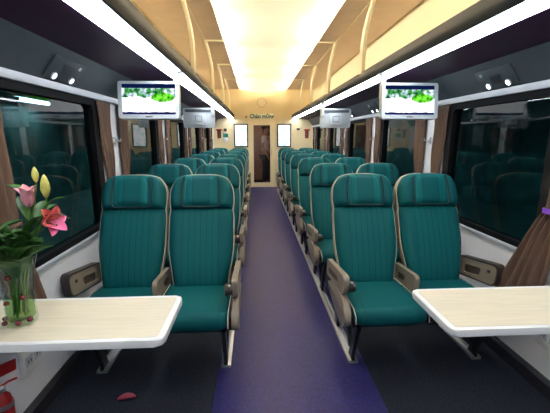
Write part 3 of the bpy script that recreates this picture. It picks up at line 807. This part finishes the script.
# lettered sign over the door
t = thing('door_sign', 'pale sign with dark lettering over the end door', 'sign', (-.04, Y1-.002, 1.965))
obj('plate', prism(B(), rrect(-.33, .33, -.065, .075, .02), 'y', -.012, 0, .002), 'signplate', t)
cu = bpy.data.curves.new('lettering', 'FONT'); cu.body = 'Chào mừng'; cu.size = .15; cu.extrude = .003; cu.align_x = 'CENTER'; cu.align_y = 'CENTER'; cu.offset = .005
tmp = bpy.data.objects.new('lettering_src', cu); C.objects.link(tmp)
bpy.context.view_layer.update()
me = bpy.data.meshes.new_from_object(tmp.evaluated_get(bpy.context.evaluated_depsgraph_get()))
bpy.data.objects.remove(tmp); bpy.data.curves.remove(cu)
me.transform(Matrix.Translation((0, -.0145, 0)) @ Matrix.Rotation(PI/2, 4, 'X') @ Matrix.Diagonal((.92, 1, 1, 1)))
me.materials.clear(); me.materials.append(M['signink'])
o = bpy.data.objects.new('lettering', me); C.objects.link(o); o.parent = t
bm = B(); bmesh.ops.create_cone(bm, cap_ends=True, segments=16, radius1=.028, radius2=.022, depth=.03, matrix=Matrix.Translation((-.47, Y1-.015, 1.95)) @ Matrix.Rotation(PI/2, 4, 'X'))
tag(obj('signal_lamp', bm, mat('amber_red', (.45, .10, .02, 1), .4)), 'small round orange red lamp left of the door sign', 'lamp')
t = thing('ceiling_speaker', 'round cream speaker grille high on the end wall above the door', 'speaker', (-.04, Y1-.002, 2.33))
bm = B(); ci = lambda r_: [(r_*math.cos(2*PI*k/28), r_*math.sin(2*PI*k/28)) for k in range(28)]
ring(bm, ci(.13), ci(.115), 'y', -.016, 0); obj('rim', bm, 'grille', t)
bm = B(); prism(bm, ci(.116), 'y', -.008, 0); obj('grille_plate', bm, 'cream', t)
bm = B()
for r_ in (.03, .055, .08, .10): ring(bm, ci(r_+.005), ci(r_), 'y', -.013, -.007)
obj('grille_ring', bm, 'low', t)
# notices, hammers
t = thing('notice_card', 'white and green notice card on the end wall, left of the left display', 'notice', (-1.05, Y1, 1.42))
obj('card', box(B(), -.075, .075, -.008, 0, -.14, .10, .002), 'white', t)
obj('green_header', box(B(), -.07, .07, -.0095, -.0075, -.02, .09), 'green', t)
tag(obj('wall_box', box(B(), -1.09, -1.01, Y1-.03, Y1, 1.57, 1.64, .006), 'dark'), 'small dark box on the end wall above the green notice card', 'box')
tag(obj('wall_box', box(B(), .93, 1.02, Y1-.03, Y1, 1.60, 1.65, .006), 'dark'), 'small dark box on the end wall right of the right display', 'box')
for s, side in ((-1, 'left'), (1, 'right')):
    t = thing('emergency_hammer', 'red emergency hammer on the end wall near the %s windows' % side, 'hammer', (s*1.22, Y1, 1.5))
    obj('holder', box(B(), -.05, .05, -.012, 0, -.12, .12, .004), 'dark', t)
    obj('handle', tube(B(), [(0, -.028, -.13), (0, -.028, -.02), (0, -.028, .08)], [.016, .014, .012], 10), 'red', t)
    obj('hammer_head', tube(B(), [(-.09, -.028, .10), (-.05, -.028, .105), (.05, -.028, .105), (.09, -.028, .10)], [.008, .022, .022, .008], 10), 'red', t)

# ------------------------------------------------------------------ person beyond the glass door
def skin_body(name, verts, edges, m, parent, root=0, sub=2):
    me = bpy.data.meshes.new(name); me.from_pydata([v[:3] for v in verts], edges, [])
    o = bpy.data.objects.new(name, me); C.objects.link(o); o.parent = parent; me.materials.append(M[m])
    o.modifiers.new('skin', 'SKIN'); s_ = o.modifiers.new('sub', 'SUBSURF'); s_.levels = sub; s_.render_levels = sub
    for i, v in enumerate(verts):
        r = v[3] if isinstance(v[3], tuple) else (v[3], v[3]); me.skin_vertices[0].data[i].radius = r
    me.skin_vertices[0].data[root].use_root = True
    dg = bpy.context.evaluated_depsgraph_get(); bpy.context.view_layer.update(); dg.update()
    m2 = bpy.data.meshes.new_from_object(o.evaluated_get(dg)); o.modifiers.clear(); o.data = m2
    for p in m2.polygons: p.use_smooth = True
    return o
per = thing('person', 'person in white shirt and dark trousers standing behind the end door glass', 'person', (.075, 10.2, 0), 1.25)
V = [(0, 0, .93, (.15, .10)), (0, 0, 1.12, (.13, .09)), (0, 0, 1.32, (.17, .11)), (0, .01, 1.44, (.07, .06)), (0, 0, 1.52, .05), (0, -.01, 1.60, (.075, .085)), (0, -.005, 1.69, (.065, .075)),
     (-.20, 0, 1.40, .055), (-.24, .01, 1.14, .043), (-.22, -.10, .93, .034), (-.21, -.13, .86, .036), (.20, 0, 1.40, .055), (.24, .01, 1.14, .043), (.22, -.10, .93, .034), (.21, -.13, .86, .036),
     (-.09, 0, .85, .085), (-.10, -.01, .50, .058), (-.10, .03, .09, .04), (-.10, -.12, .035, .034), (.09, 0, .85, .085), (.10, -.01, .50, .058), (.10, .03, .09, .04), (.10, -.12, .035, .034)]
Ed = [(0, 1), (1, 2), (2, 3), (3, 4), (4, 5), (5, 6), (2, 7), (7, 8), (8, 9), (9, 10), (2, 11), (11, 12), (12, 13), (13, 14), (0, 15), (15, 16), (16, 17), (17, 18), (0, 19), (19, 20), (20, 21), (21, 22)]
# fingers and face
def addchain(start, pts):
    a = start
    for p in pts: V.append(p); Ed.append((a, len(V)-1)); a = len(V)-1
for hnd, sx in ((10, -1), (14, 1)):
    hx, hy, hz = V[hnd][:3]
    for i, (dx, L) in enumerate(((-.022, .06), (-.008, .07), (.007, .066), (.021, .052))):
        addchain(hnd, [(hx+dx, hy-.01, hz-.04, .009), (hx+dx, hy-.02, hz-.04-L*.5, .008), (hx+dx, hy-.015, hz-.04-L, .007)])
    addchain(hnd, [(hx-sx*.03, hy-.03, hz-.02, .010), (hx-sx*.032, hy-.045, hz-.05, .008)])
addchain(5, [(0, -.10, 1.60, .013)])
skin_body('body', V, Ed, 'skin', per)
skin_body('shirt', [(0, 0, .90, (.165, .115)), (0, 0, 1.12, (.15, .11)), (0, 0, 1.32, (.185, .125)), (0, .01, 1.43, (.085, .075)), (-.20, 0, 1.40, .072), (-.23, .01, 1.22, .062), (.20, 0, 1.40, .072), (.23, .01, 1.22, .062)],
          [(0, 1), (1, 2), (2, 3), (2, 4), (4, 5), (2, 6), (6, 7)], 'shirt', per)
skin_body('trousers', [(0, 0, .93, (.155, .11)), (-.09, 0, .83, .105), (-.10, -.01, .50, .078), (-.10, .02, .10, .062), (.09, 0, .83, .105), (.10, -.01, .50, .078), (.10, .02, .10, .062)],
          [(0, 1), (1, 2), (2, 3), (0, 4), (4, 5), (5, 6)], 'trouser', per)
bm = B(); bmesh.ops.create_uvsphere(bm, u_segments=20, v_segments=12, radius=.1, matrix=Matrix.Translation((0, .02, 1.685)) @ Matrix.Diagonal((.86, 1.0, .85, 1)))
bmesh.ops.bisect_plane(bm, geom=bm.verts[:]+bm.edges[:]+bm.faces[:], plane_co=(0, -.02, 1.66), plane_no=(0, -.75, -.55), clear_outer=True)
bmesh.ops.holes_fill(bm, edges=bm.edges[:])
obj('hair', bm, 'hair', per)
for sx in (-1, 1):
    bm = B(); bmesh.ops.create_uvsphere(bm, u_segments=8, v_segments=6, radius=.011, matrix=Matrix.Translation((sx*.032, -.088, 1.625))); obj('eye', bm, 'dark', per)
    bm = B(); bmesh.ops.create_uvsphere(bm, u_segments=8, v_segments=6, radius=.02, matrix=Matrix.Translation((sx*.082, 0, 1.61)) @ Matrix.Diagonal((.5, 1, 1.5, 1))); obj('ear', bm, 'skin', per)
obj('mouth', box(B(), -.022, .022, -.092, -.08, 1.557, 1.565, .003), 'red', per)
for sx in (-1, 1):
    bm = B(); box(bm, sx*.10-.045, sx*.10+.045, -.19, .08, 0, .06, .02); obj('shoe', bm, 'dark', per)

# ------------------------------------------------------------------ world, camera
w = bpy.data.worlds.new('night'); bpy.context.scene.world = w; w.use_nodes = True
bg = w.node_tree.nodes['Background']; bg.inputs[0].default_value = (.012, .030, .034, 1); bg.inputs[1].default_value = 1
cam = bpy.data.cameras.new('camera'); co = bpy.data.objects.new('camera', cam); C.objects.link(co)
F = 340.0; cam.sensor_width = 36; cam.lens = F/550*36; cam.clip_start = .02
p = math.atan(69.5/F); yaw = math.atan(math.cos(p)*20/F)
co.location = (-.233, 0, 1.41); co.rotation_euler = (PI/2-p, 0, -yaw)
sc = bpy.context.scene; sc.camera = co
sc.view_settings.view_transform = 'Standard'; sc.view_settings.look = 'None'; sc.view_settings.gamma = 1; sc.view_settings.use_curve_mapping = False
sc.view_settings.exposure = .36
